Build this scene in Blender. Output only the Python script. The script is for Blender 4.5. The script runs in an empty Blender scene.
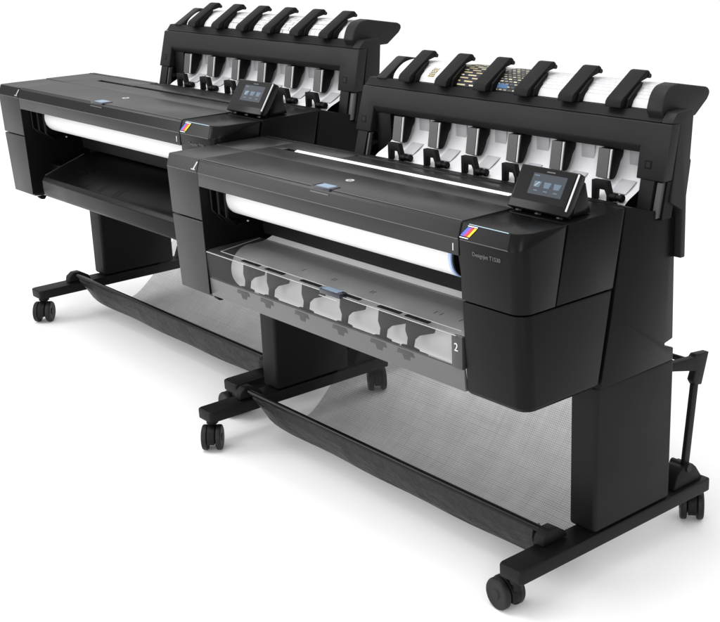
import bpy, bmesh, math
from mathutils import Vector, Matrix

scene = bpy.context.scene
COL = scene.collection
R = math.radians

# ------------------------------------------------------------------ materials
def new_mat(name):
    m = bpy.data.materials.new(name); m.use_nodes = True
    nt = m.node_tree; b = nt.nodes['Principled BSDF']
    return m, nt, b

def plastic(name, col, rough=.45, spec=.5, grain=.0, gscale=900, var=.0, coat=0):
    m, nt, b = new_mat(name)
    b.inputs['Base Color'].default_value = (*col, 1) if len(col) == 3 else col
    b.inputs['Roughness'].default_value = rough
    b.inputs['Specular IOR Level'].default_value = spec
    b.inputs['Coat Weight'].default_value = coat
    tc = nt.nodes.new('ShaderNodeTexCoord')
    if grain:
        n = nt.nodes.new('ShaderNodeTexNoise'); n.inputs['Scale'].default_value = gscale
        n.inputs['Detail'].default_value = 2
        nt.links.new(tc.outputs['Object'], n.inputs['Vector'])
        bp = nt.nodes.new('ShaderNodeBump'); bp.inputs['Strength'].default_value = grain
        bp.inputs['Distance'].default_value = .0006
        nt.links.new(n.outputs['Fac'], bp.inputs['Height']); nt.links.new(bp.outputs['Normal'], b.inputs['Normal'])
    if var:
        n2 = nt.nodes.new('ShaderNodeTexNoise'); n2.inputs['Scale'].default_value = 5
        n2.inputs['Detail'].default_value = 5
        nt.links.new(tc.outputs['Object'], n2.inputs['Vector'])
        mr = nt.nodes.new('ShaderNodeMapRange')
        mr.inputs['From Min'].default_value = .3; mr.inputs['From Max'].default_value = .7
        mr.inputs['To Min'].default_value = rough - var; mr.inputs['To Max'].default_value = rough + var
        nt.links.new(n2.outputs['Fac'], mr.inputs['Value']); nt.links.new(mr.outputs['Result'], b.inputs['Roughness'])
    return m

M = {}
M['body']   = plastic('satin_charcoal_plastic', (.0036, .0036, .0038), .30, .10, .2, 700, .05)
M['front']  = plastic('charcoal_front_plastic', (.012, .012, .0123), .38, .36, .15, 700, .04)
M['lid']    = plastic('charcoal_lid_plastic', (.010, .010, .0102), .33, .32, .12, 700, .04)
M['gloss']  = plastic('gloss_black_plastic', (.004, .004, .0044), .22, .16)
M['frame']  = plastic('stacker_plastic', (.010, .010, .0102), .5, .20, .3, 700, .05)
M['arm']    = plastic('matte_black_plastic', (.0045, .0045, .0047), .55, .15, .35, 600)
M['inner']  = plastic('black_inner_plastic', (.0025, .0025, .0027), .45, .12)
M['metal']  = plastic('black_powder_coat', (.004, .004, .0042), .5, .17, .4, 900, .05)
M['rubber'] = plastic('caster_rubber', (.008, .008, .008), .5, .25, .2)
M['strip']  = plastic('grey_strip_plastic', (.065, .065, .067), .35, .45, .1)
M['steel']  = plastic('pale_guide_plate', (.62, .62, .64), .35, .5)
M['plateshade'] = plastic('grey_plate_shading', (.40, .40, .42), .4, .5)  # grey that puts shade and reflections onto the guide plate
M['silver'] = plastic('silver_mark', (.55, .55, .56), .3, .6)
M['white']  = plastic('white_mark', (.75, .75, .75), .5, .4)
M['greytx'] = plastic('grey_lettering', (.095, .095, .097), .5, .4)
M['cyan']   = plastic('pale_blue_line', (.30, .42, .48), .4, .4)
M['blue']   = plastic('blue_stripe', (.05, .12, .55), .45, .4)
M['violet'] = plastic('violet_stripe', (.30, .06, .30), .45, .4)
M['red']    = plastic('red_stripe', (.65, .03, .02), .45, .4)
M['orange'] = plastic('orange_stripe', (.70, .17, .02), .45, .4)
M['yellow'] = plastic('yellow_stripe', (.85, .60, .02), .45, .4)
M['hub']    = plastic('pale_blue_hub', (.40, .53, .82), .35, .5)
M['latch']  = plastic('pale_blue_label', (.24, .33, .44), .25, .5)
M['latchd'] = plastic('dark_latch', (.02, .022, .035), .2, .5)
M['fabric'] = plastic('black_basket_fabric', (.005, .005, .0052), .42, .32, .0)
M['trim']   = plastic('clear_edge_plastic', (.34, .34, .34), .25, .6)
M['drawbar']= plastic('smoked_bar_plastic', (.085, .085, .087), .35, .5, .05)

# fabric: soft wrinkles
nt = M['fabric'].node_tree; b = nt.nodes['Principled BSDF']
tc = nt.nodes.new('ShaderNodeTexCoord')
mp = nt.nodes.new('ShaderNodeMapping'); mp.inputs['Scale'].default_value = (9, 30, 26)
mp.inputs['Rotation'].default_value = (0, .25, 0)
n = nt.nodes.new('ShaderNodeTexNoise'); n.inputs['Scale'].default_value = 1.2; n.inputs['Detail'].default_value = 4
bp = nt.nodes.new('ShaderNodeBump'); bp.inputs['Strength'].default_value = .9; bp.inputs['Distance'].default_value = .016
nt.links.new(tc.outputs['Object'], mp.inputs['Vector']); nt.links.new(mp.outputs['Vector'], n.inputs['Vector'])
nt.links.new(n.outputs['Fac'], bp.inputs['Height']); nt.links.new(bp.outputs['Normal'], b.inputs['Normal'])

def paper(name):
    m, nt, b = new_mat(name)
    b.inputs['Base Color'].default_value = (.80, .80, .805, 1); b.inputs['Roughness'].default_value = .6
    b.inputs['Specular IOR Level'].default_value = .3
    tc = nt.nodes.new('ShaderNodeTexCoord')
    n = nt.nodes.new('ShaderNodeTexNoise'); n.inputs['Scale'].default_value = 60; n.inputs['Detail'].default_value = 4
    bp = nt.nodes.new('ShaderNodeBump'); bp.inputs['Strength'].default_value = .06; bp.inputs['Distance'].default_value = .002
    nt.links.new(tc.outputs['Object'], n.inputs['Vector']); nt.links.new(n.outputs['Fac'], bp.inputs['Height'])
    nt.links.new(bp.outputs['Normal'], b.inputs['Normal'])
    return m
M['paper'] = paper('white_paper')

def smoked(name, col, alpha, rough=.12):
    m, nt, b = new_mat(name)
    b.inputs['Base Color'].default_value = (*col, 1); b.inputs['Roughness'].default_value = rough
    b.inputs['Specular IOR Level'].default_value = .5; b.inputs['Alpha'].default_value = alpha
    return m
M['smoke']    = smoked('smoked_clear_plastic', (.10, .10, .102), .14, .2)
M['foot'] = plastic('smoked_foot_plastic', (.048, .048, .05), .5, .3)
M['endpl'] = plastic('smoked_end_plastic', (.035, .035, .036), .35, .4)
M['smoketop'] = smoked('smoked_cover_plastic', (.08, .08, .082), .34, .25)

# sheer net: dark threads over see-through holes
def net_mat():
    m, nt, b = new_mat('sheer_black_net')
    out = nt.nodes['Material Output']
    b.inputs['Base Color'].default_value = (.025, .025, .025, 1); b.inputs['Roughness'].default_value = .7
    uv = nt.nodes.new('ShaderNodeUVMap'); sep = nt.nodes.new('ShaderNodeSeparateXYZ')
    nt.links.new(uv.outputs['UV'], sep.inputs['Vector'])
    def line(sock, pitch, width):
        d = nt.nodes.new('ShaderNodeMath'); d.operation = 'DIVIDE'; d.inputs[1].default_value = pitch
        nt.links.new(sock, d.inputs[0])
        f = nt.nodes.new('ShaderNodeMath'); f.operation = 'FRACT'; nt.links.new(d.outputs[0], f.inputs[0])
        l = nt.nodes.new('ShaderNodeMath'); l.operation = 'LESS_THAN'; l.inputs[1].default_value = width
        nt.links.new(f.outputs[0], l.inputs[0]); return l.outputs[0]
    def weave(sock, scl):          # every thread a little lighter or darker, changing along its length
        mp = nt.nodes.new('ShaderNodeMapping'); mp.inputs['Scale'].default_value = scl
        nt.links.new(uv.outputs['UV'], mp.inputs['Vector'])
        q = nt.nodes.new('ShaderNodeTexNoise'); q.inputs['Scale'].default_value = 1; q.inputs['Detail'].default_value = 2
        nt.links.new(mp.outputs['Vector'], q.inputs['Vector'])
        m_ = nt.nodes.new('ShaderNodeMapRange'); m_.inputs['From Min'].default_value = .35; m_.inputs['From Max'].default_value = .65
        m_.inputs['To Min'].default_value = .60; m_.inputs['To Max'].default_value = 1.15
        nt.links.new(q.outputs['Fac'], m_.inputs['Value'])
        k = nt.nodes.new('ShaderNodeMath'); k.operation = 'MULTIPLY'
        nt.links.new(sock, k.inputs[0]); nt.links.new(m_.outputs['Result'], k.inputs[1]); return k.outputs[0]
    a = weave(line(sep.outputs['X'], .0058, .34), (120, 3, 1)); c = weave(line(sep.outputs['Y'], .0058, .34), (3, 120, 1))
    mx = nt.nodes.new('ShaderNodeMath'); mx.operation = 'MAXIMUM'
    nt.links.new(a, mx.inputs[0]); nt.links.new(c, mx.inputs[1])
    nz = nt.nodes.new('ShaderNodeTexNoise'); nz.inputs['Scale'].default_value = 14; nz.inputs['Detail'].default_value = 3
    nt.links.new(uv.outputs['UV'], nz.inputs['Vector'])
    mr = nt.nodes.new('ShaderNodeMapRange')
    mr.inputs['To Min'].default_value = .29; mr.inputs['To Max'].default_value = .46
    nt.links.new(nz.outputs['Fac'], mr.inputs['Value'])
    ad = nt.nodes.new('ShaderNodeMath'); ad.operation = 'MULTIPLY_ADD'; ad.inputs[1].default_value = .24
    nt.links.new(mx.outputs[0], ad.inputs[0]); nt.links.new(mr.outputs['Result'], ad.inputs[2])
    tr = nt.nodes.new('ShaderNodeBsdfTransparent'); mix = nt.nodes.new('ShaderNodeMixShader')
    nt.links.new(ad.outputs[0], mix.inputs['Fac']); nt.links.new(tr.outputs[0], mix.inputs[1])
    nt.links.new(b.outputs[0], mix.inputs[2]); nt.links.new(mix.outputs[0], out.inputs['Surface'])
    return m
M['net'] = net_mat()

# printed drawings on the sheets lying in the output stacker
def printed(name, kind):
    m = paper(name); nt = m.node_tree; b = nt.nodes['Principled BSDF']
    uv = nt.nodes.new('ShaderNodeUVMap'); sep = nt.nodes.new('ShaderNodeSeparateXYZ')
    nt.links.new(uv.outputs['UV'], sep.inputs['Vector'])
    def step(sock, v, op):
        k = nt.nodes.new('ShaderNodeMath'); k.operation = op; k.inputs[1].default_value = v
        nt.links.new(sock, k.inputs[0]); return k.outputs[0]
    def mul(a, c):
        k = nt.nodes.new('ShaderNodeMath'); k.operation = 'MULTIPLY'; nt.links.new(a, k.inputs[0]); nt.links.new(c, k.inputs[1]); return k.outputs[0]
    def rng(sock, lo, hi): return mul(step(sock, lo, 'GREATER_THAN'), step(sock, hi, 'LESS_THAN'))
    X, Y = sep.outputs['X'], sep.outputs['Y']
    b.inputs['Base Color'].default_value = (.58, .58, .585, 1)
    prev = None
    def layer(fac, colsock, colval):
        nonlocal prev
        mx = nt.nodes.new('ShaderNodeMix'); mx.data_type = 'RGBA'
        nt.links.new(fac, mx.inputs['Factor'])
        if prev is None: mx.inputs['A'].default_value = (.58, .58, .585, 1)
        else: nt.links.new(prev, mx.inputs['A'])
        if colsock is not None: nt.links.new(colsock, mx.inputs['B'])
        else: mx.inputs['B'].default_value = colval
        prev = mx.outputs['Result']
    def brick(sx, sy, c1, c2, mortar, msize):
        mp = nt.nodes.new('ShaderNodeMapping'); mp.inputs['Scale'].default_value = (sx, sy, 1)
        nt.links.new(uv.outputs['UV'], mp.inputs['Vector'])
        k = nt.nodes.new('ShaderNodeTexBrick'); k.inputs['Color1'].default_value = c1; k.inputs['Color2'].default_value = c2
        k.inputs['Mortar'].default_value = mortar; k.inputs['Mortar Size'].default_value = msize; k.inputs['Scale'].default_value = 1
        k.inputs['Brick Width'].default_value = .5; k.inputs['Row Height'].default_value = .25
        nt.links.new(mp.outputs['Vector'], k.inputs['Vector']); return k.outputs['Color']
    gold, cream, navy = (.36, .27, .12, 1), (.62, .56, .40, 1), (.012, .014, .02, 1)
    if kind == 'colour':
        layer(rng(X, .645, .775), brick(11, 24, gold, cream, navy, .085), None)
        layer(rng(X, .80, .925), brick(32, 30, cream, (.06, .055, .05, 1), navy, .08), None)
        layer(mul(rng(X, .80, .850), rng(Y, .008, .020)), None, (.05, .11, .22, 1))
        layer(mul(rng(X, .545, .57), rng(Y, .015, .05)), brick(60, 40, (.58, .58, .585, 1), (.55, .42, .10, 1), (.03, .03, .03, 1), .05), None)
        layer(mul(rng(X, .93, 1.31), rng(Y, .02, .13)), brick(30, 22, (.52, .52, .53, 1), (.58, .58, .585, 1), (.40, .40, .41, 1), .02), None)
    else:
        w = (.58, .58, .585, 1)
        layer(rng(X, .66, 1.24), brick(20, 11, w, w, (.10, .10, .11, 1), .012), None)
        layer(rng(X, .84, 1.05), brick(9, 23, w, w, (.06, .06, .07, 1), .014), None)
        layer(mul(rng(X, .55, .64), rng(Y, .0, .1)), brick(14, 12, w, w, (.35, .35, .36, 1), .01), None)
    nt.links.new(prev, b.inputs['Base Color'])
    return m
M['print_colour'] = printed('printed_sheet_colour', 'colour')
M['print_line'] = printed('printed_sheet_line', 'line')

def glow(name, col, s):
    m, nt, b = new_mat(name)
    b.inputs['Base Color'].default_value = (.01, .01, .012, 1); b.inputs['Roughness'].default_value = .15
    b.inputs['Emission Color'].default_value = (*col, 1); b.inputs['Emission Strength'].default_value = s
    return m
M['screen'] = glow('lit_screen', (.026, .036, .048), 1)
M['icon'] = glow('lit_icon', (.11, .17, .225), 1)
M['iconw'] = glow('lit_icon_white', (.40, .46, .50), 1)

# ------------------------------------------------------------------ mesh helpers
class MB:
    def __init__(self): self.bm = bmesh.new()
    def verts(self, pts): return [self.bm.verts.new(p) for p in pts]
    def face(self, vs):
        try: return self.bm.faces.new(vs)
        except ValueError: return None
    def loft(self, loops, caps=True, closed=True):
        L = [self.verts(l) for l in loops]; n = len(L[0])
        for a, c in zip(L, L[1:]):
            for i in range(n if closed else n - 1):
                j = (i + 1) % n; self.face([a[i], a[j], c[j], c[i]])
        if caps: self.face(L[0][::-1]); self.face(L[-1])
        return self
    def box(self, x0, x1, y0, y1, z0, z1):
        return self.loft([[(x0, y0, z), (x1, y0, z), (x1, y1, z), (x0, y1, z)] for z in (z0, z1)])
    def hexa(self, lo, hi): return self.loft([lo, hi])
    def prism(self, prof, x0, x1):              # profile in (y, z), swept along x
        return self.loft([[(x, y, z) for y, z in prof] for x in (x0, x1)])
    def prism_y(self, prof, y0, y1):            # profile in (x, z)
        return self.loft([[(x, y, z) for x, z in prof] for y in (y0, y1)])
    def cyl(self, a, c, r, seg=32, r2=None):
        a, c = Vector(a), Vector(c); d = (c - a).normalized()
        u = d.orthogonal().normalized(); v = d.cross(u); r2 = r if r2 is None else r2
        return self.loft([[p + (u * math.cos(t) + v * math.sin(t)) * rr for t in [2 * math.pi * i / seg for i in range(seg)]] for p, rr in ((a, r), (c, r2))])
    def lathe(self, a, axis, prof, seg=36):     # prof: (distance along the axis, radius)
        a = Vector(a); d = Vector(axis).normalized(); u = d.orthogonal().normalized(); v = d.cross(u)
        return self.loft([[a + d * h + (u * math.cos(t) + v * math.sin(t)) * r for t in [2 * math.pi * i / seg for i in range(seg)]] for h, r in prof])
    def tube(self, pts, r, seg=12):
        pts = [Vector(p) for p in pts]; loops = []; up = None
        for i, p in enumerate(pts):
            d = (pts[min(i + 1, len(pts) - 1)] - pts[max(i - 1, 0)]).normalized()
            u = d.orthogonal().normalized() if up is None else (up - d * up.dot(d)).normalized()
            up = u; v = d.cross(u)
            loops.append([p + (u * math.cos(t) + v * math.sin(t)) * r for t in [2 * math.pi * k / seg for k in range(seg)]])
        return self.loft(loops)
    def sheet(self, prof, x0, x1, nx=1, th=0):  # open profile swept along x, UV in metres
        uvl = self.bm.loops.layers.uv.verify(); s = [0]
        for p, q in zip(prof, prof[1:]): s.append(s[-1] + math.hypot(q[0] - p[0], q[1] - p[1]))
        xs = [x0 + (x1 - x0) * i / nx for i in range(nx + 1)]
        V = [self.verts([(x, y, z) for y, z in prof]) for x in xs]
        for i in range(nx):
            for j in range(len(prof) - 1):
                f = self.face([V[i][j], V[i + 1][j], V[i + 1][j + 1], V[i][j + 1]])
                for l, (xx, ss) in zip(f.loops, ((xs[i], s[j]), (xs[i + 1], s[j]), (xs[i + 1], s[j + 1]), (xs[i], s[j + 1]))): l[uvl].uv = (xx, ss)
        return self
    def bevel(self, w=.003, seg=2, ang=28):
        self.bm.normal_update(); bmesh.ops.recalc_face_normals(self.bm, faces=self.bm.faces[:])
        es = [e for e in self.bm.edges if len(e.link_faces) == 2 and e.calc_face_angle(0) > R(ang)]
        bmesh.ops.bevel(self.bm, geom=es, offset=w, segments=seg, affect='EDGES', profile=.5, clamp_overlap=True)
        return self
    def build(self, name, mat, parent=None, smooth=35, recalc=True):
        if recalc: bmesh.ops.recalc_face_normals(self.bm, faces=self.bm.faces[:])
        me = bpy.data.meshes.new(name); self.bm.to_mesh(me); self.bm.free()
        if smooth:
            me.polygons.foreach_set('use_smooth', [True] * len(me.polygons)); me.set_sharp_from_angle(angle=R(smooth))
        me.materials.append(mat)
        o = bpy.data.objects.new(name, me); COL.objects.link(o)
        if parent: o.parent = parent
        return o

def spline(pts, n=6):                           # Catmull-Rom through 2D points
    out = []; P = [pts[0]] + list(pts) + [pts[-1]]
    for i in range(1, len(P) - 2):
        p0, p1, p2, p3 = P[i - 1], P[i], P[i + 1], P[i + 2]
        for k in range(n):
            t = k / n
            out.append(tuple(.5 * (2 * b_ + (c - a) * t + (2 * a - 5 * b_ + 4 * c - d) * t * t + (3 * b_ - a - 3 * c + d) * t ** 3) for a, b_, c, d in zip(p0, p1, p2, p3)))
    out.append(tuple(pts[-1])); return out

def text(s, name, mat, parent, size, origin, ux, uy, extrude=.0006, shear=0):
    cu = bpy.data.curves.new(name, 'FONT'); cu.body = s; cu.size = size; cu.extrude = extrude; cu.shear = shear
    cu.align_x = 'CENTER'; cu.align_y = 'CENTER'; cu.resolution_u = 3
    t = bpy.data.objects.new(name + '_curve', cu); COL.objects.link(t)
    bpy.context.view_layer.update()
    me = bpy.data.meshes.new_from_object(t.evaluated_get(bpy.context.evaluated_depsgraph_get()))
    bpy.data.objects.remove(t); bpy.data.curves.remove(cu)
    ux, uy = Vector(ux).normalized(), Vector(uy).normalized(); uz = ux.cross(uy)
    m4 = Matrix((ux, uy, uz)).transposed().to_4x4(); m4.translation = Vector(origin); me.transform(m4)
    me.materials.clear(); me.materials.append(mat)
    o = bpy.data.objects.new(name, me); COL.objects.link(o); o.parent = parent; return o

def tag(o, label, cat, group=None, kind=None):
    if kind: o['kind'] = kind; return o
    o['label'] = label; o['category'] = cat
    if group: o['group'] = group
    return o

# ------------------------------------------------------------------ dimensions (metres, local to a printer)
GZ = .033                      # the floor lies this high in printer coordinates
XL, XLC = -.020, .143          # left end cover
XR0, XR = 1.199, 1.379         # right end cover
YF, ZE, YT, ZT = -.022, .910, -.011, .9455   # front edge and upper edge of the sloping front band

def corner_outline(x0, x1, yf, yb, r, z, n=8, zs=None, inset=0):
    """plan outline with a rounded front-right corner; zs(y) may lift the right-hand side"""
    pts = [(x0, yf)]
    for i in range(n + 1):
        t = -math.pi / 2 + math.pi / 2 * i / n
        pts.append((x1 - inset - r + r * math.cos(t), yf + r + r * math.sin(t)))
    pts += [(x1 - inset * .3, yb), (x0, yb)]
    return [(x, y, (zs(y) if zs and i > 0 and x > x0 + .001 else z)) for i, (x, y) in enumerate(pts)]

def caster(parent, x, y, ang, trail):
    """twin-wheel caster under a foot; ang = direction of the axle, trail = offset of the wheels from the stem"""
    d = Vector((math.cos(R(ang)), math.sin(R(ang)), 0)); f = Vector((-d.y, d.x, 0)) * (1 if trail > 0 else -1)
    c = Vector((x, y, GZ + .039)) + f * abs(trail)
    hb = MB(); N = 16; loops = []
    for h in (-.0115, .0115):
        lp = []
        for i in range(N + 1):
            t = R(-20) + R(215) * i / N
            lp.append(c + d * h - f * (.041 * math.cos(t)) + Vector((0, 0, .041 * math.sin(t))))
        loops.append(lp)
    body = hb.loft(loops).bevel(.002).build('caster', M['metal'], parent)
    MB().lathe(Vector((x, y, GZ + .062)), (0, 0, 1), [(0, .012), (.018, .012), (.019, .018), (.0305, .018)], 20).build('stem', M['metal'], body)
    for s in (-1, 1):
        MB().lathe(c + d * (s * .0125), d * s, [(0, .034), (.0005, .0365), (.003, .039), (.013, .039), (.0165, .037), (.018, .033), (.0172, .028), (.0172, .013), (.0195, .011), (.0195, .003)], 36).build('wheel', M['rubber'], body)
    return body

def build_printer(kind):
    front = kind == 'drawer'
    root = bpy.data.objects.new('wide_format_printer', None); root.empty_display_size = .2; COL.objects.link(root)
    P = lambda mb, name, mat, parent=root, **k: mb.build(name, M[mat], parent, **k)

    # ---------------- stand: two feet, two columns, casters
    for fx, cx in ((0, -.011), (1.287, 1.276)):
        f = MB()
        f.loft([[(fx + .004, 0, .128), (fx + .068, 0, .128), (fx + .072, .012, .126), (fx + .072, .700, .126), (fx, .700, .126), (fx, .012, .126)],
                [(fx + .004, -.001, .161), (fx + .068, -.001, .161), (fx + .072, .012, .163), (fx + .072, .700, .163), (fx, .700, .163), (fx, .012, .163)]])
        foot = P(f.bevel(.005, 3), 'foot', 'metal')
        caster(foot, fx + .034, .028, 84 if fx else 48, .042 if fx else -.014); caster(foot, fx + .034, .680, 40 if fx else 58, .016)
        c = MB(); c.box(cx, cx + .081, .251, .534, .1645, .5355)
        colm = P(c.bevel(.010, 4), 'column', 'metal')
        k = MB(); k.box(cx + .012, cx + .070, .262, .490, .530, .560); P(k, 'column_neck', 'inner', colm)
        # hinge bracket for the basket strut at the rear of the foot
        b_ = MB(); b_.prism([(.565, .1645), (.580, .205), (.600, .218), (.640, .218), (.655, .205), (.685, .1645)], fx + .012, fx + .060)
        br = P(b_.bevel(.004), 'strut_bracket', 'metal', foot)
        MB().cyl((fx + .008, .622, .212), (fx + .064, .622, .212), .011, 20).build('pin', M['rubber'], br)

    # ---------------- chassis
    k = MB(); k.box(XL + .008, XR - .010, .212, .47, .556, .905)
    P(k.bevel(.004), 'chassis', 'inner')
    k = MB(); k.prism([(.312, .9495), (.469, .908), (.487, .893), (.495, .600), (.466, .594), (.466, .588), (.499, .576), (.498, .546), (.236, .5405), (.271, .71)], XL + .002, XR)
    P(k.bevel(.0035), 'rear_cover', 'body')
    k = MB(); k.prism([(.175, .938), (.175, .800), (.1870, .6990), (.1930, .6990), (.2105, .714), (.2105, .938)], XLC, XR0 - .001)
    P(k, 'inner_wall', 'frame')

    # ---------------- left end covers
    k = MB(); k.prism([(YF, ZE), (-.0168, .7725), (.209, .7725), (.209, .930), (.148, .930), (.148, .946), (.03, ZT + .0005), (YT, ZT)], XL, XLC)
    P(k.bevel(.003, 3), 'upper_end_cover', 'front')
    k = MB(); k.prism([(-.0166, .7688), (-.005, .548), (.02, .546), (.209, .551), (.209, .7688)], XL, XLC)
    lec = P(k.bevel(.003, 3), 'lower_end_cover', 'front')
    k = MB(); k.prism([(.002, .546), (.010, .536), (.022, .534), (.03, .546)], XLC - .004, XLC + .016)
    P(k.bevel(.001), 'latch_hook', 'inner', lec)
    # glossy cap with its mark on the sloping band
    up = Vector((0, YT - YF, ZT - ZE)).normalized(); nb = Vector((0, -up.z, up.y))
    def band(x, t, off=0): return Vector((x, YF + (YT - YF) * t, ZE + (ZT - ZE) * t)) + nb * off
    def band_plate(mb, x0, x1, t0, t1, o0, o1, sh=0):
        mb.loft([[band(x0, t0, o), band(x1, t0, o), band(x1 + sh, t1, o), band(x0 + sh, t1, o)] for o in (o0, o1)]); return mb
    cap = P(band_plate(MB(), XL + .003, XLC - .002, .06, .95, -.004, .0012), 'end_cap', 'gloss')
    k = MB(); k.tube([(XL + .004, YF - .0001, ZE), (XLC - .002, YF - .0001, ZE)], .0010, 8); P(k, 'edge_highlight', 'strip', cap)  # grey tube draws the bright highlight along the cover edge
    mk = MB(); band_plate(mk, .112, .132, .16, .24, .0014, .002); band_plate(mk, .121, .1275, .24, .82, .0014, .002, .014)
    P(mk, 'mark', 'trim', cap, smooth=0)

    k = MB(); k.prism([(-.012, .556), (-.0195, .866), (.0, .928), (.205, .928), (.205, .556)], XLC + .0004, XLC + .0022)
    P(k, 'bay_wall', 'inner')
    # ---------------- lid over the upper roll
    k = MB(); k.prism([(YF, .8720), (YF, ZE), (YT - .001, ZT), (.143, .9465), (.143, .934), (.0, .932), (-.010, .908), (-.011, .8720)], XLC + .003, XR0 - .003)
    lid = P(k.bevel(.0018), 'lid', 'front')
    P(band_plate(MB(), XLC + .004, XR0 - .004, .03, .97, -.004, .0008), 'lid_band', 'gloss', lid)
    k = MB(); k.prism([(-.0075, .940), (-.0075, .9477), (.1415, .9487), (.1415, .940)], XLC + .010, XR0 - .004)
    P(k.bevel(.0012), 'lid_panel', 'lid', lid)
    k = MB(); k.tube([(XLC + .004, YF - .0001, ZE), (XR0 - .004, YF - .0001, ZE)], .0011, 8); P(k, 'edge_highlight', 'strip', lid)  # lid edge highlight, modelled as a thin grey tube
    k = MB(); k.tube([(XLC + .011, -.0070, .9472), (XR0 - .005, -.0070, .9472)], .0009, 8); P(k, 'edge_highlight', 'strip', lid)  # highlight of the upper crease, also a grey tube
    # lift latch window on the lid
    k = MB(); k.box(.664, .738, -.016, .020, .944, .9500)
    lt = P(k.bevel(.0012), 'latch', 'latchd', lid)
    k = MB(); k.loft([[(.677, -.010, z), (.728, -.010, z), (.728, .018, z), (.677, .018, z)] for z in (.9502, .9508)])
    P(k, 'latch_window', 'latch', lt)
    P(band_plate(MB(), .661, .734, .66, .74, .001, .0018), 'latch_line', 'strip', lt)
    # maker's disc
    k = MB(); k.loft([[(.690 + .0125 * math.cos(2 * math.pi * i / 28), .087 + .0105 * math.sin(2 * math.pi * i / 28), z) for i in range(28)] for z in (.9482, .9492)])
    disc = P(k, 'badge_disc', 'silver', lid)
    text('hp', 'badge_letters', M['greytx'], disc, .014, (.690, .0875, .9493), (1, 0, 0), (0, 1, 0), .0002, .25)
    text('1', 'numeral', M['silver'], lid, .024, (1.180, YF - .0006, .889), (1, 0, 0), (0, 0, 1))

    # ---------------- top behind the lid, with the paper slot
    k = MB(); k.box(XLC + .003, XR0 - .003, .1465, .2275, .934, .9475)
    k2 = k; k2.box(XLC + .003, .207, .2277, .2478, .934, .9475); k2.box(1.10, XR0 - .003, .2277, .2478, .934, .9475)
    k2.box(XLC + .003, .44, .248, .333, .934, .9476); k2.box(.4402, 1.292, .248, .300, .934, .9476)
    P(k2.bevel(.0012), 'top_cover', 'lid')
    k = MB(); k.box(XL, XLC, .1495, .333, .934, .9472)
    P(k.bevel(.002), 'corner_cover', 'lid')
    k = MB(); k.box(.208, 1.099, .2225, .2475, .925, .932)
    slot = P(k, 'paper_slot', 'inner')
    k = MB(); k.sheet(spline([(.2295, .934), (.234, .9430), (.241, .9470), (.2475, .9480)], 4), .25, 1.098, 1)
    if front: P(k, 'paper_strip', 'paper', slot)
    k = MB(); k.prism([(.3025, .9465), (.362, .9405), (.372, .925), (.372, .90), (.3025, .90)], .4405, 1.312)
    P(k.bevel(.002), 'sill', 'arm')

    # ---------------- right end covers
    zs = lambda y: ZE + max(0, (y - YF)) / .148 * .034
    k = MB(); k.loft([corner_outline(XR0, XR, -.0168, .0855, .034, .7725),
                      corner_outline(XR0, XR, YF, .118, .034, ZE, zs=zs),
                      corner_outline(XR0, XR, YT, .1235, .036, ZT, inset=.004)])
    nose = P(k.bevel(.0018, 2, 10), 'upper_right_cover', 'body')
    k = MB(); k.loft([corner_outline(XR0, XR - .009, .0060, .2240, .030, .5465), corner_outline(XR0, XR, -.0046, .2290, .034, .5570),
                      corner_outline(XR0, XR, -.0165, .2685, .034, .7690)])
    P(k.bevel(.003, 3, 30), 'lower_right_cover', 'body')
    k = MB(); k.prism([(.0890, .7725), (.1268, .9455), (.3000, .9490), (.3085, .9480), (.2730, .7725)], XR0, XR - .0005)
    P(k.bevel(.0022, 2), 'side_cover', 'body')
    k = MB(); k.box(XR0 + .01, XR - .012, .01, .21, .556, .93)
    P(k, 'inner_block', 'inner')
    rcap = P(band_plate(MB(), XR0 + .004, 1.3435, .03, .96, -.003, .0004), 'right_cap', 'gloss')
    P(band_plate(MB(), XR0 + .022, 1.338, .955, 1.0, .0005, .0014), 'accent_line', 'cyan', rcap)
    k = MB(); k.tube([(XR0 + .003, YF - .0001, ZE), (1.345, YF - .0001, ZE)], .0009, 8); P(k, 'edge_highlight', 'strip', rcap)  # painted edge highlight on the right cover
    cols = ['blue', 'violet', 'red', 'orange', 'yellow'] if not front else ['blue', 'violet', 'red', 'yellow']
    w = .028 / len(cols)
    for i, c_ in enumerate(cols):
        P(band_plate(MB(), 1.202 + i * w, 1.202 + (i + 1) * w - .0004, .24, .80, .0014, .0022, .018), 'ink_stripe', c_, rcap, smooth=0)
    P(band_plate(MB(), 1.201, 1.227, .12, .17, .0014, .0022), 'stripe_bar', 'white', rcap, smooth=0)
    P(band_plate(MB(), 1.220, 1.249, .84, .90, .0014, .0022), 'stripe_bar', 'white', rcap, smooth=0)
    yt = lambda z: YF + (ZE - z) / (ZE - .7725) * .0052
    text('DesignJet ' + ('T1530' if front else 'T930'), 'model_lettering', M['greytx'], nose, .0125, (1.281, yt(.884) - .0008, .8845), (1, 0, 0), (0, -.038, 1))

    # ---------------- touch panel on its foot
    pv = Vector((0, .050, .086)).normalized(); pn = Vector((0, -pv.z, pv.y)); o = Vector((1.192, .130, .957))
    def pp(u, v, d): return o + Vector((u, 0, 0)) + pv * v + pn * d
    H = .0995; W_ = .170
    k = MB(); k.loft([[pp(.004, .004, -.026), pp(W_ - .004, .004, -.026), pp(W_ - .004, H - .006, -.026), pp(.004, H - .006, -.026)],
                      [pp(0, 0, -.018), pp(W_, 0, -.018), pp(W_, H, -.018), pp(0, H, -.018)],
                      [pp(0, 0, 0), pp(W_, 0, 0), pp(W_, H, 0), pp(0, H, 0)]])
    panel = P(k.bevel(.003, 3), 'control_panel', 'gloss')
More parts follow.
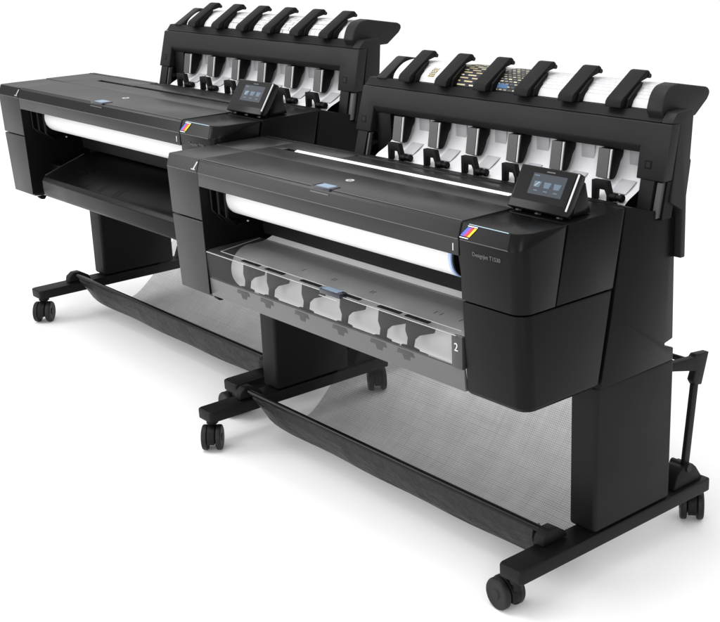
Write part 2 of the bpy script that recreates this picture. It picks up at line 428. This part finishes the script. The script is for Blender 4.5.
    k = MB(); k.loft([[pp(a, c_, d) for a, c_ in ((.006, .020), (W_ - .008, .020), (W_ - .008, H - .004), (.006, H - .004))] for d in (-.001, .0008)])
    P(k, 'glass_face', 'gloss', panel)
    k = MB(); k.loft([[pp(a, c_, d) for a, c_ in ((W_ - .0035, .012), (W_ - .0005, .012), (W_ - .0005, H - .003), (W_ - .0035, H - .003))] for d in (-.001, .0016)])
    P(k, 'silver_edge', 'silver', panel)
    k = MB(); k.loft([[pp(a, c_, d) for a, c_ in ((.045, .036), (.142, .036), (.142, .084), (.045, .084))] for d in (.0004, .0012)])
    scr = P(k, 'screen', 'screen', panel, smooth=0)
    for i in range(3):
        u = .055 + i * .0285
        k = MB(); k.loft([[pp(a, c_, d) for a, c_ in ((u + .002, .053), (u + .017, .053), (u + .021, .066), (u, .066))] for d in (.0013, .0017)])
        P(k, 'icon', 'icon', scr, smooth=0)
        k = MB(); k.loft([[pp(a, c_, d) for a, c_ in ((u + .005, .044), (u + .016, .044), (u + .016, .0465), (u + .005, .0465))] for d in (.0013, .0017)])
        P(k, 'icon_caption', 'icon', scr, smooth=0)
    k = MB(); k.loft([[pp(a, c_, d) for a, c_ in ((.058, .055), (.061, .0545), (.071, .0645), (.069, .066))] for d in (.0018, .0022)])
    P(k, 'icon_glyph', 'iconw', scr, smooth=0)
    k = MB(); k.loft([[pp(a, c_, d) for a, c_ in ((.049, .0775), (.064, .0775), (.064, .080), (.049, .080))] for d in (.0013, .0017)])
    P(k, 'icon_caption', 'icon', scr, smooth=0)
    k = MB(); k.loft([[pp(a, c_, d) for a, c_ in ((.080, .0885), (.104, .0885), (.104, .091), (.080, .091))] for d in (.0009, .0013)])
    P(k, 'maker_mark', 'greytx', panel, smooth=0)
    for xx in (1.214, 1.272, 1.335):
        k = MB(); k.prism([(.140, .9465), (.152, .966), (.18, .975), (.19, .960), (.186, .9465)], xx - .008, xx + .012)
        P(k.bevel(.002), 'panel_foot', 'gloss', panel)
    k = MB(); k.prism([(.165, .9492), (.170, .975), (.196, 1.022), (.206, 1.018), (.222, .9492)], 1.225, 1.355)
    P(k.bevel(.003), 'panel_support', 'gloss', panel)

    # ---------------- spindle ends in the roll bay
    for x, rr in ((.147, .060), (.153, .072)):
        MB().lathe((x, .10, .833), (1, 0, 0), [(0, rr - .004), (.001, rr), (.005, rr), (.006, rr - .004)], 48).build('spindle_flange', M['inner'], root)
    for i in range(3):
        k = MB(); k.tube([(.149 + i * .012, .012 + i * .016, .870 - i * .01), (.149 + i * .012, .014 + i * .016, .80 - i * .012), (.150 + i * .012, .045 + i * .016, .765 - i * .01), (.152 + i * .012, .10, .755 - i * .004)], .004, 8)
        P(k, 'guide_rib', 'gloss')
    MB().cyl((.166, .118, .752), (.170, .118, .752), .0024, 12).build('indicator', M['white'], root)
    k = MB(); k.lathe((1.090, .10, .833), (1, 0, 0), [(0, .0535), (.001, .0555), (.0085, .0555), (.0090, .0535)], 48)
    P(k, 'roll_hub', 'hub')
    MB().lathe((1.1005, .10, .833), (1, 0, 0), [(0, .050), (.001, .0535), (.006, .0535), (.007, .050)], 48).build('spindle_flange', M['inner'], root)
    k = MB(); k.prism([(.0, .872), (.012, .80), (.03, .745), (.10, .72), (.165, .74), (.165, .872)], 1.168, 1.194)
    P(k.bevel(.004), 'roll_cradle', 'inner')

    # ---------------- lower front: smoked drawer with a second roll, or a solid shelf
    if front:
        k = MB(); k.box(XLC + .003, XR0 - .003, .135, .21, .549, .556); P(k, 'drawer_tray', 'inner')
        k = MB(); k.prism([(-.0065, .5530), (-.0095, .6060), (-.003, .6070), (.004, .5530)], XLC + .004, XR0 - .004)
        bar = P(k.bevel(.0015), 'drawer_bar', 'drawbar')
        k = MB(); k.loft([[(x, y, z) for y, z in ((-.0095, .6068), (-.0145, .6810), (-.0118, .6810), (-.0068, .6068))] for x in (XLC + .004, 1.160)])
        P(k, 'drawer_window', 'smoke', smooth=0)
        k = MB(); k.sheet(spline([(.112, .6868), (.150, .6866), (.172, .6905), (.2095, .7040)], 4), .180, 1.125, 1); P(k, 'paper_web', 'paper', smooth=60)
        k = MB(); k.prism([(-.0145, .6815), (-.012, .6860), (.010, .6890), (.166, .6912), (.166, .6885), (.010, .6860), (-.0115, .6815)], XLC + .004, XR0 - .004)
        cov = P(k, 'drawer_cover', 'smoketop', smooth=0)
        k = MB(); k.tube([(XLC + .006, -.0146, .6836), (1.176, -.0146, .6836)], .0012, 8); P(k, 'trim_highlight', 'trim', cov)  # pale tube puts the lip highlight into the cover edge
        k = MB(); k.tube([(.196, .0035, .6895), (1.176, .0035, .6895)], .0010, 8); P(k, 'trim_highlight', 'trim', cov)
        k = MB(); k.tube([(.196, .0035, .6897), (.162, .160, .6922)], .0010, 8); P(k, 'trim_highlight', 'trim', cov)
        for x in (.52, .645, .655, .80, .81, 1.035, 1.055, 1.12):
            k = MB(); k.loft([[(x, .045, z), (x + .0025, .045, z), (x - .0005, .062, z), (x - .003, .062, z)] for z in (.6897, .6903)])
            P(k, 'size_mark', 'drawbar', cov, smooth=0)
        k = MB(); k.box(1.1605, XR0 - .0045, -.0142, .0, .6068, .6812); end = P(k.bevel(.001), 'drawer_end', 'endpl')
        text('2', 'numeral', M['silver'], end, .027, (1.176, -.0150, .656), (1, 0, 0), (0, 0, 1))
        for x0 in (.305, .418, .575, .735, .885, .985):
            pr = [(0, .674), (.100, .674), (.094, .660), (.045, .643), (.026, .628), (.021, .6085), (.040, .6065), (.040, .598), (-.020, .598), (-.020, .6065), (.000, .6085), (.004, .628), (-.004, .645)]
            k = MB(); k.prism_y([(x0 + a, z) for a, z in pr], .004, .010)
            g = P(k.bevel(.001), 'paper_guide', 'body')
            k = MB(); k.hexa([(x0 - .022, -.0092, .590), (x0 + .045, -.0092, .590), (x0 + .045, -.004, .590), (x0 - .022, -.004, .590)], [(x0 - .016, -.0101, .603), (x0 + .038, -.0101, .603), (x0 + .038, -.005, .603), (x0 - .016, -.005, .603)])
            P(k.bevel(.0015), 'guide_foot', 'foot', g)
            k = MB(); k.hexa([(x0 + .004, -.0085, .579), (x0 + .024, -.0085, .579), (x0 + .024, -.004, .579), (x0 + .004, -.004, .579)], [(x0 + .0, -.0091, .5895), (x0 + .028, -.0091, .5895), (x0 + .028, -.004, .5895), (x0 + .0, -.004, .5895)])
            P(k, 'guide_foot', 'foot', g)
            k = MB(); k.box(x0 + .012, x0 + .092, -.0105, .0015, .6873, .6893); P(k, 'guide_tab', 'inner', g)
        k = MB(); k.box(.690, .772, -.026, -.0005, .6815, .6935); dl = P(k.bevel(.0018), 'latch', 'latchd', cov)
        k = MB(); k.box(.696, .758, -.022, -.003, .6937, .6944); P(k, 'latch_window', 'latch', dl)
        k = MB(); k.tube([(.690, -.0265, .676), (.765, -.0265, .676)], .001, 8); P(k, 'latch_line', 'trim', dl)
        k = MB(); k.lathe((1.1315, .112, .621), (1, 0, 0), [(0, .060), (.001, .064), (.012, .064), (.013, .060)], 40); P(k, 'roll_hub', 'hub')
    else:
        k = MB(); k.prism(spline([(.016, .556), (-.002, .563), (-.007, .590), (-.0075, .618)], 4) + spline([(.000, .632), (.020, .6415), (.060, .658), (.110, .676), (.155, .688), (.2, .693)], 4) + [(.2, .556)], .222, XR0 - .004)
        sh = P(k.bevel(.003), 'front_shelf', 'body')
        k = MB(); k.loft([[(.2235, .006, .6355), (.2255, .006, .6355), (.2255, .148, .690), (.2235, .148, .690)], [(.2235, .006, .638), (.2255, .006, .638), (.2255, .148, .6925), (.2235, .148, .6925)]])
        P(k, 'trim_highlight', 'strip', sh)  # light bar drawn for the white highlight on the shelf edge
        for x in (.43, .515, .60, .615, .70, .72):
            k = MB(); k.loft([[(x, .008, .6355), (x + .0018, .008, .6355), (x + .0018, .050, .6535), (x, .050, .6535)], [(x, .008, .6370), (x + .0018, .008, .6370), (x + .0018, .050, .6547), (x, .050, .6547)]])
            P(k, 'size_mark', 'arm', sh, smooth=0)
        k = MB(); k.box(XLC + .003, .2215, .06, .2, .562, .66); P(k.bevel(.003), 'inner_block', 'inner')

    # ---------------- output stacker
    fy = lambda z: .4155 + (z - .95) * .1515
    U = [(.316, 1.115), (.297, .988), (.3625, .988), (.370, 1.061), (1.315, 1.061), (1.315, .988), (1.394, .988), (1.398, 1.115)]
    k = MB(); k.loft([[(x, fy(z) + d_, z) for x, z in U] for d_ in (0, .030)])
    hd = P(k.bevel(.003, 3), 'stacker_frame', 'frame')
    k = MB(); k.prism([(.4315, 1.0625), (.4385, 1.0445), (.450, 1.0445), (.450, 1.0625)], .3708, 1.3145)
    P(k.bevel(.0015), 'window_lintel', 'frame', hd)
    k = MB(); k.prism([(.4445, 1.1165), (.4520, 1.1215), (.463, 1.1365), (.480, 1.1365), (.480, 1.070), (.4715, 1.070), (.4715, 1.1165)], .318, 1.362)
    P(k.bevel(.0015), 'stacker_rail', 'arm')
    k = MB(); k.box(.33, 1.385, .4722, .480, 1.046, 1.069); P(k, 'rail_back', 'inner')
    def leg(xt0, xt1, xb0, xb1, zt, zb, dy=0, th=.05):
        q = MB(); q.hexa([(xb0, fy(zb) + dy, zb), (xb1, fy(zb) + dy, zb), (xb1, fy(zb) + th, zb), (xb0, fy(zb) + th, zb)],
                         [(xt0, fy(zt) + dy, zt), (xt1, fy(zt) + dy, zt), (xt1, fy(zt) + th, zt), (xt0, fy(zt) + th, zt)]); return q
    for side in (0, 1):
        if side == 0:
            lg = P(leg(.3155, .3595, .2985, .3605, .9872, .95, .012, .05), 'stacker_leg', 'frame')
            P(leg(.308, .350, .296, .336, .9875, .90, .002), 'leg_post', 'frame', lg)
            P(leg(.2965, .363, .286, .353, .9865, .90, .016), 'leg_slot', 'inner', lg)
            P(leg(.354, .360, .345, .351, .985, .905, .004, .017), 'leg_rail', 'strip', lg)
            bx = .332
        else:
            lg = P(leg(1.330, 1.390, 1.330, 1.388, .9872, .95, .022, .05), 'stacker_leg', 'frame')
            P(leg(1.327, 1.366, 1.325, 1.362, .9875, .90, .002), 'leg_post', 'frame', lg)
            P(leg(1.3205, 1.3925, 1.3195, 1.389, .9865, .90, .016), 'leg_slot', 'inner', lg)
            P(leg(1.374, 1.386, 1.370, 1.382, .985, .905, .004, .017), 'leg_rail', 'strip', lg)
            bx = 1.345
        q = MB(); q.loft([[(bx + a * r_, fy(1.022 + c_ * r_) - d, 1.022 + c_ * r_) for a, c_ in ((-1, -1), (1, -1), (1, 1), (-1, 1))] for r_, d in ((.0095, -.002), (.0095, .0006), (.0065, .0007), (.0062, -.0006))])
        bt = P(q, 'release_button', 'inner', lg, smooth=0)
        q = MB(); q.loft([[(bx + a * .0058, fy(1.022 + c_ * .0058) - d, 1.022 + c_ * .0058) for a, c_ in ((-1, -1), (1, -1), (1, 1), (-1, 1))] for d in (-.001, .0009)])
        P(q, 'button_face', 'frame', bt, smooth=0)
    k = MB(); k.prism([(.481, 1.133), (.481, .90), (.497, .80), (.528, .797), (.528, .945), (.536, 1.03), (.540, 1.122), (.534, 1.133)], .318, 1.3632)
    P(k.bevel(.004), 'stacker_back', 'frame')
    k = MB(); k.prism([(.480, 1.1345), (.483, 1.148), (.51, 1.166), (.56, 1.171), (.61, 1.165), (.640, 1.150), (.60, 1.13), (.541, 1.125), (.535, 1.1345)], .40, 1.316)
    P(k, 'paper_support', 'arm')
    tip = spline([(.600, 1.1795), (.612, 1.177), (.621, 1.170), (.622, 1.160), (.614, 1.148)], 3) + [(.572, 1.116), (.484, 1.116)]
    for a, c_, pf in ((.352, .392, [(.458, 1.138), (.536, 1.1885), (.544, 1.190)]), (1.318, 1.362, [(.4555, 1.1200)] + spline([(.446, 1.140), (.457, 1.172), (.476, 1.191), (.506, 1.1965)], 4))):
        k = MB(); k.prism(pf + tip, a, c_)
        P(k.bevel(.004, 3), 'end_wing', 'frame')
    k = MB(); k.prism([(fy(1.1155) + .0015, 1.1165), (.452, 1.131), (.461, 1.1395), (.512, 1.1420), (.519, 1.131), (.512, 1.030), (.516, 1.026), (.503, .945), (.506, .800), (.4895, .800), (.4895, .914), (fy(.935) + .034, .938), (fy(1.113) + .032, 1.113)], 1.3640, 1.3962)
    P(k.bevel(.003), 'end_block', 'frame')
    k = MB(); k.sheet(spline([(.374, .928), (.392, .942), (.432, .962), (.460, .990), (.471, 1.03), (.473, 1.10)], 5), .4325, 1.3195, 1)
    plate = P(k, 'guide_plate', 'steel')
    for i in range(6):
        x0 = .4635 + i * .147
        k = MB()
        k.prism([(.4445, 1.1372), (.4475, 1.1500), (.453, 1.157), (.536, 1.2125), (.546, 1.2135), (.552, 1.208), (.553, 1.200), (.546, 1.196), (.522, 1.190), (.500, 1.176), (.487, 1.160), (.482, 1.1372)], x0, x0 + .047)
        arm = P(k.bevel(.0025), 'stacker_arm', 'arm')
        MB().cyl((x0 + .006, .549, 1.200), (x0 + .0485, .549, 1.200), .0055, 16).build('arm_roller', M['rubber'], arm)
        k = MB(); k.prism([(.4605, 1.1375), (.466, 1.156), (.500, 1.182), (.515, 1.190), (.512, 1.180), (.496, 1.168), (.488, 1.1375)], x0 + .0465, x0 + .056)
        P(k.bevel(.001), 'arm_rib', 'inner', arm)
        # lower finger that comes down inside the window
        k = MB(); k.prism(spline([(.4315, 1.0430), (.4253, 1.005), (.4210, .9775)], 3) + spline([(.424, .973), (.437, .975), (.450, .995), (.457, 1.012), (.466, 1.024), (.469, 1.043)], 3), x0, x0 + .043)
        fg = P(k.bevel(.002), 'finger', 'inner')
        k = MB(); k.loft([[(x0 + a, fy(z) + .0022 - d, z) for a, z in ((.001, .9765), (.0335, .9765), (.0335, 1.043), (.001, 1.043))] for d in (.0, .004)])
        P(k, 'finger_strip', 'strip', fg, smooth=0)
        k = MB(); k.loft([[(x0 + a, fy(z) + .0022 - d, z) for a, z in ((.036, .9765), (.0395, .9765), (.0395, 1.043), (.036, 1.043))] for d in (.0, .004)])
        P(k, 'finger_edge', 'silver', fg, smooth=0)
        # grey pads stand for arm shadows and reflections on the pale plate
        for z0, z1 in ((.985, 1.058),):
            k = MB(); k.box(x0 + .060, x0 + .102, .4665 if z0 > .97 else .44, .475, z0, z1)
            P(k.bevel(.002), 'plate_shade', 'plateshade', plate)
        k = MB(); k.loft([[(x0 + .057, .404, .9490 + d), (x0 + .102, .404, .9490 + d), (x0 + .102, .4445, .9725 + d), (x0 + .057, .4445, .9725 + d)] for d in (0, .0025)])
        P(k.bevel(.001), 'plate_shade', 'plateshade', plate)
        # bail clip standing on the sill
        cx = .5005 + i * .1455
        k = MB(); k.prism_y([(cx, .930), (cx, .982), (cx + .044, .982), (cx + .054, .950), (cx + .054, .930), (cx + .044, .930), (cx + .044, .950), (cx + .038, .9615), (cx + .013, .9615), (cx + .011, .930)], .370, .386)
        cl = P(k.bevel(.0015), 'bail_clip', 'arm')
        MB().lathe((cx + .050, .378, .947), (1, 0, 0), [(0, .007), (.002, .0095), (.018, .0095), (.020, .007), (.028, .007), (.030, .0095), (.036, .0095), (.038, .007)], 20).build('clip_roller', M['inner'], cl)
    k = MB(); k.box(.3715, .432, .441, .470, .90, 1.044); P(k.bevel(.003), 'window_block', 'inner')

    # ---------------- catch basket: front bar and hem, sheer net, rear bar, struts
    YB, ZB = .150, .186
    k = MB(); k.tube([(.060, YB, ZB), (1.292, YB, ZB)], .0095, 20); bar = P(k, 'basket_bar', 'gloss', smooth=60)
    for x, dx in ((.040, 1), (1.300, -1)):
        k = MB(); k.prism([(.118, .1640), (.122, .186), (.140, .201), (.165, .201), (.196, .180), (.205, .1640)], x - .016, x + .016)
        P(k.bevel(.004), 'bar_bracket', 'metal', bar)
    k = MB(); n = 40; loops = []
    for i in range(n + 1):
        x = .096 + (1.262 - .096) * i / n
        h = .078 * (1 - math.exp(-max(0, x - .092) / .035)); sag = .0035 * math.sin(x * 5.1) + .002 * math.sin(x * 17)
        loops.append([(x, YB - .0092, ZB - .003), (x, YB - .0118, ZB - .003 - h * .30), (x, YB - .004 + sag, ZB - h * .75), (x, YB + .004 + sag, ZB - h), (x, YB + .010 + sag, ZB - h + .002), (x, YB + .012, ZB - h * .5), (x, YB + .0092, ZB - .003)])
    k.loft(loops); P(k, 'basket_hem', 'fabric', bar, smooth=60)
    prof = spline([(YB + .011, ZB + .002), (.178, .128), (.22, .092), (.285, .066), (.345, .072), (.405, .118), (.45, .168), (.52, .265), (.60, .385), (.655, .470)], 6)
    k = MB(); k.sheet(prof, .104, 1.262, 12); P(k, 'basket_net', 'net', recalc=False)
    k = MB(); k.tube([(1.262, y, z + .002) for y, z in prof], .003, 8); P(k, 'net_edge', 'fabric')
    k = MB(); k.tube([(.030, .664, .478), (1.330, .664, .478)], .0075, 14); P(k, 'rear_bar', 'metal')
    for x in (.036, 1.334):
        k = MB(); k.loft([[(x + sx, y + sy, z) for sx, sy in ((-.006, -.011), (.006, -.011), (.006, .011), (-.006, .011))] for y, z in ((.622, .206), (.650, .440))])
        st = P(k.bevel(.002), 'strut', 'metal')
        k = MB(); k.prism([(.630, .445), (.640, .468), (.535, .494), (.535, .514), (.632, .506), (.640, .513), (.692, .507), (.667, .425), (.640, .430)], x - .010, x + .010)
        P(k.bevel(.003), 'strut_knuckle', 'metal', st)
    return root

# ------------------------------------------------------------------ the two printers
front = build_printer('drawer')
tag(front, 'nearer black wide-format printer with a smoked drawer and a second paper roll below', 'printer', 'wide format printers')
back = build_printer('shelf')
tag(back, 'farther black wide-format printer at the back left, single roll above a solid front shelf', 'printer', 'wide format printers')
BT = dict(loc=(-1.5690, .1854, GZ - GZ * 1.0522), rz=-.0046, sc=(1.1150, 1.1617, 1.0522))
def place_back(o):
    o.location = BT['loc']; o.rotation_euler = (0, 0, BT['rz']); o.scale = BT['sc']
place_back(back)

def roll(x0, x1, y, z, r, label, bk=False):
    m = MB(); m.lathe((x0, y, z), (1, 0, 0), [(0, .025), (.0002, r - .004), (.0012, r - .0012), (.004, r), (x1 - x0 - .004, r), (x1 - x0 - .0012, r - .0012), (x1 - x0 - .0002, r - .004), (x1 - x0, .025)], 96)
    o = m.build('paper_roll', M['paper'], None, smooth=50); tag(o, label, 'paper roll', 'paper rolls in the printers')
    if bk: place_back(o)
roll(.166, 1.090, .10, .833, .055, 'white paper roll under the lid of the nearer printer, above its smoked drawer')
roll(.172, 1.131, .112, .621, .0655, 'lower white paper roll behind the smoked window of the nearer printer')
roll(.166, 1.090, .10, .833, .055, 'white paper roll under the lid of the farther printer, above its solid shelf', True)

def sheet(mat, label, bk=False):
    m = MB(); m.sheet(spline([(.4755, 1.1375), (.4845, 1.154), (.507, 1.1715), (.530, 1.1805), (.562, 1.1835), (.60, 1.178), (.642, 1.161)], 6), .408, 1.3155, 1)
    o = m.build('printed_sheet', M[mat], None, smooth=60); tag(o, label, 'printed sheet', 'printed sheets in the stackers')
    if bk: place_back(o)
sheet('print_colour', 'white sheet with gold and blue drawings curled under the arms of the nearer stacker')
sheet('print_line', 'white sheet with fine black line drawings curled under the arms of the farther stacker', True)

# ------------------------------------------------------------------ floor
fm, nt, b = new_mat('white_studio_floor')
b.inputs['Base Color'].default_value = (.92, .92, .92, 1); b.inputs['Roughness'].default_value = .6
b.inputs['Specular IOR Level'].default_value = .15
n = nt.nodes.new('ShaderNodeTexNoise'); n.inputs['Scale'].default_value = 3
mr = nt.nodes.new('ShaderNodeMapRange'); mr.inputs['To Min'].default_value = .55; mr.inputs['To Max'].default_value = .65
tc = nt.nodes.new('ShaderNodeTexCoord'); nt.links.new(tc.outputs['Object'], n.inputs['Vector'])
nt.links.new(n.outputs['Fac'], mr.inputs['Value']); nt.links.new(mr.outputs['Result'], b.inputs['Roughness'])
f = MB(); S = 400; v = f.verts([(-S, -S, GZ), (S, -S, GZ), (S, S, GZ), (-S, S, GZ)]); f.face(v)
fl = f.build('floor', fm, None, smooth=0); fl['kind'] = 'structure'

# ------------------------------------------------------------------ light: a big overhead soft light (the world) plus studio lamps and added fills
w = bpy.data.worlds.new('World'); scene.world = w; w.use_nodes = True
nt = w.node_tree; bg = nt.nodes['Background']
tc = nt.nodes.new('ShaderNodeTexCoord'); sp = nt.nodes.new('ShaderNodeSeparateXYZ')
nt.links.new(tc.outputs['Generated'], sp.inputs['Vector'])
mr = nt.nodes.new('ShaderNodeMapRange'); mr.interpolation_type = 'SMOOTHSTEP'
mr.inputs['From Min'].default_value = .02; mr.inputs['From Max'].default_value = .45
mr.inputs['To Min'].default_value = .30; mr.inputs['To Max'].default_value = 1.0
nt.links.new(sp.outputs['Z'], mr.inputs['Value'])
bg.inputs['Color'].default_value = (1, 1, 1, 1); nt.links.new(mr.outputs['Result'], bg.inputs['Strength'])

def area(name, loc, target, sx, sy, power):
    l = bpy.data.lights.new(name, 'AREA'); l.shape = 'RECTANGLE'; l.size = sx; l.size_y = sy; l.energy = power
    o = bpy.data.objects.new(name, l); COL.objects.link(o); o.location = loc
    o.rotation_euler = (Vector(target) - Vector(loc)).to_track_quat('-Z', 'Y').to_euler(); return o
area('softbox_left', (-3.6, -3.2, 2.6), (0, 0, .6), 2.4, 2.4, 70)
area('softbox_top', (.3, -.6, 4.2), (.1, .2, 0), 2.2, 1.8, 62)
area('added_front_fill', (.6, -4.6, 1.3), (.6, 0, .75), 3.2, 1.6, 50)  # unseen fill added to brighten the rolls and drawer

area('added_right_strip', (4.4, -2.9, 1.9), (1.3, 0, .7), .7, 2.2, 45)  # unseen strip lamp added for a highlight on the rounded right corner

# ------------------------------------------------------------------ camera
cam = bpy.data.cameras.new('Camera'); co = bpy.data.objects.new('Camera', cam); COL.objects.link(co); scene.camera = co
CX, CY, F, WPX, HPX = 391.806, 290.671, 1235.140, 720.0, 622.0
cam.sensor_fit = 'HORIZONTAL'; cam.sensor_width = 36; cam.lens = F * 36 / WPX
cam.shift_x = (WPX / 2 - CX) / WPX; cam.shift_y = (CY - HPX / 2) / WPX
cam.clip_start = .05; cam.clip_end = 2000
az, el, ro = 0.876467, 0.298361, -0.033458
d = Vector((-math.sin(az) * math.cos(el), math.cos(az) * math.cos(el), -math.sin(el)))
rt0 = Vector((math.cos(az), math.sin(az), 0)); up0 = rt0.cross(d)
c_, s_ = math.cos(ro), math.sin(ro)
rt = rt0 * c_ + up0 * s_; upv = -rt0 * s_ + up0 * c_
m4 = Matrix((rt, upv, -d)).transposed().to_4x4(); m4.translation = Vector((3.06894, -1.77084, 1.58577)); co.matrix_world = m4

scene.view_settings.view_transform = 'Standard'; scene.view_settings.look = 'None'
scene.view_settings.exposure = .25; scene.view_settings.gamma = 1
scene.cycles.transparent_max_bounces = 16
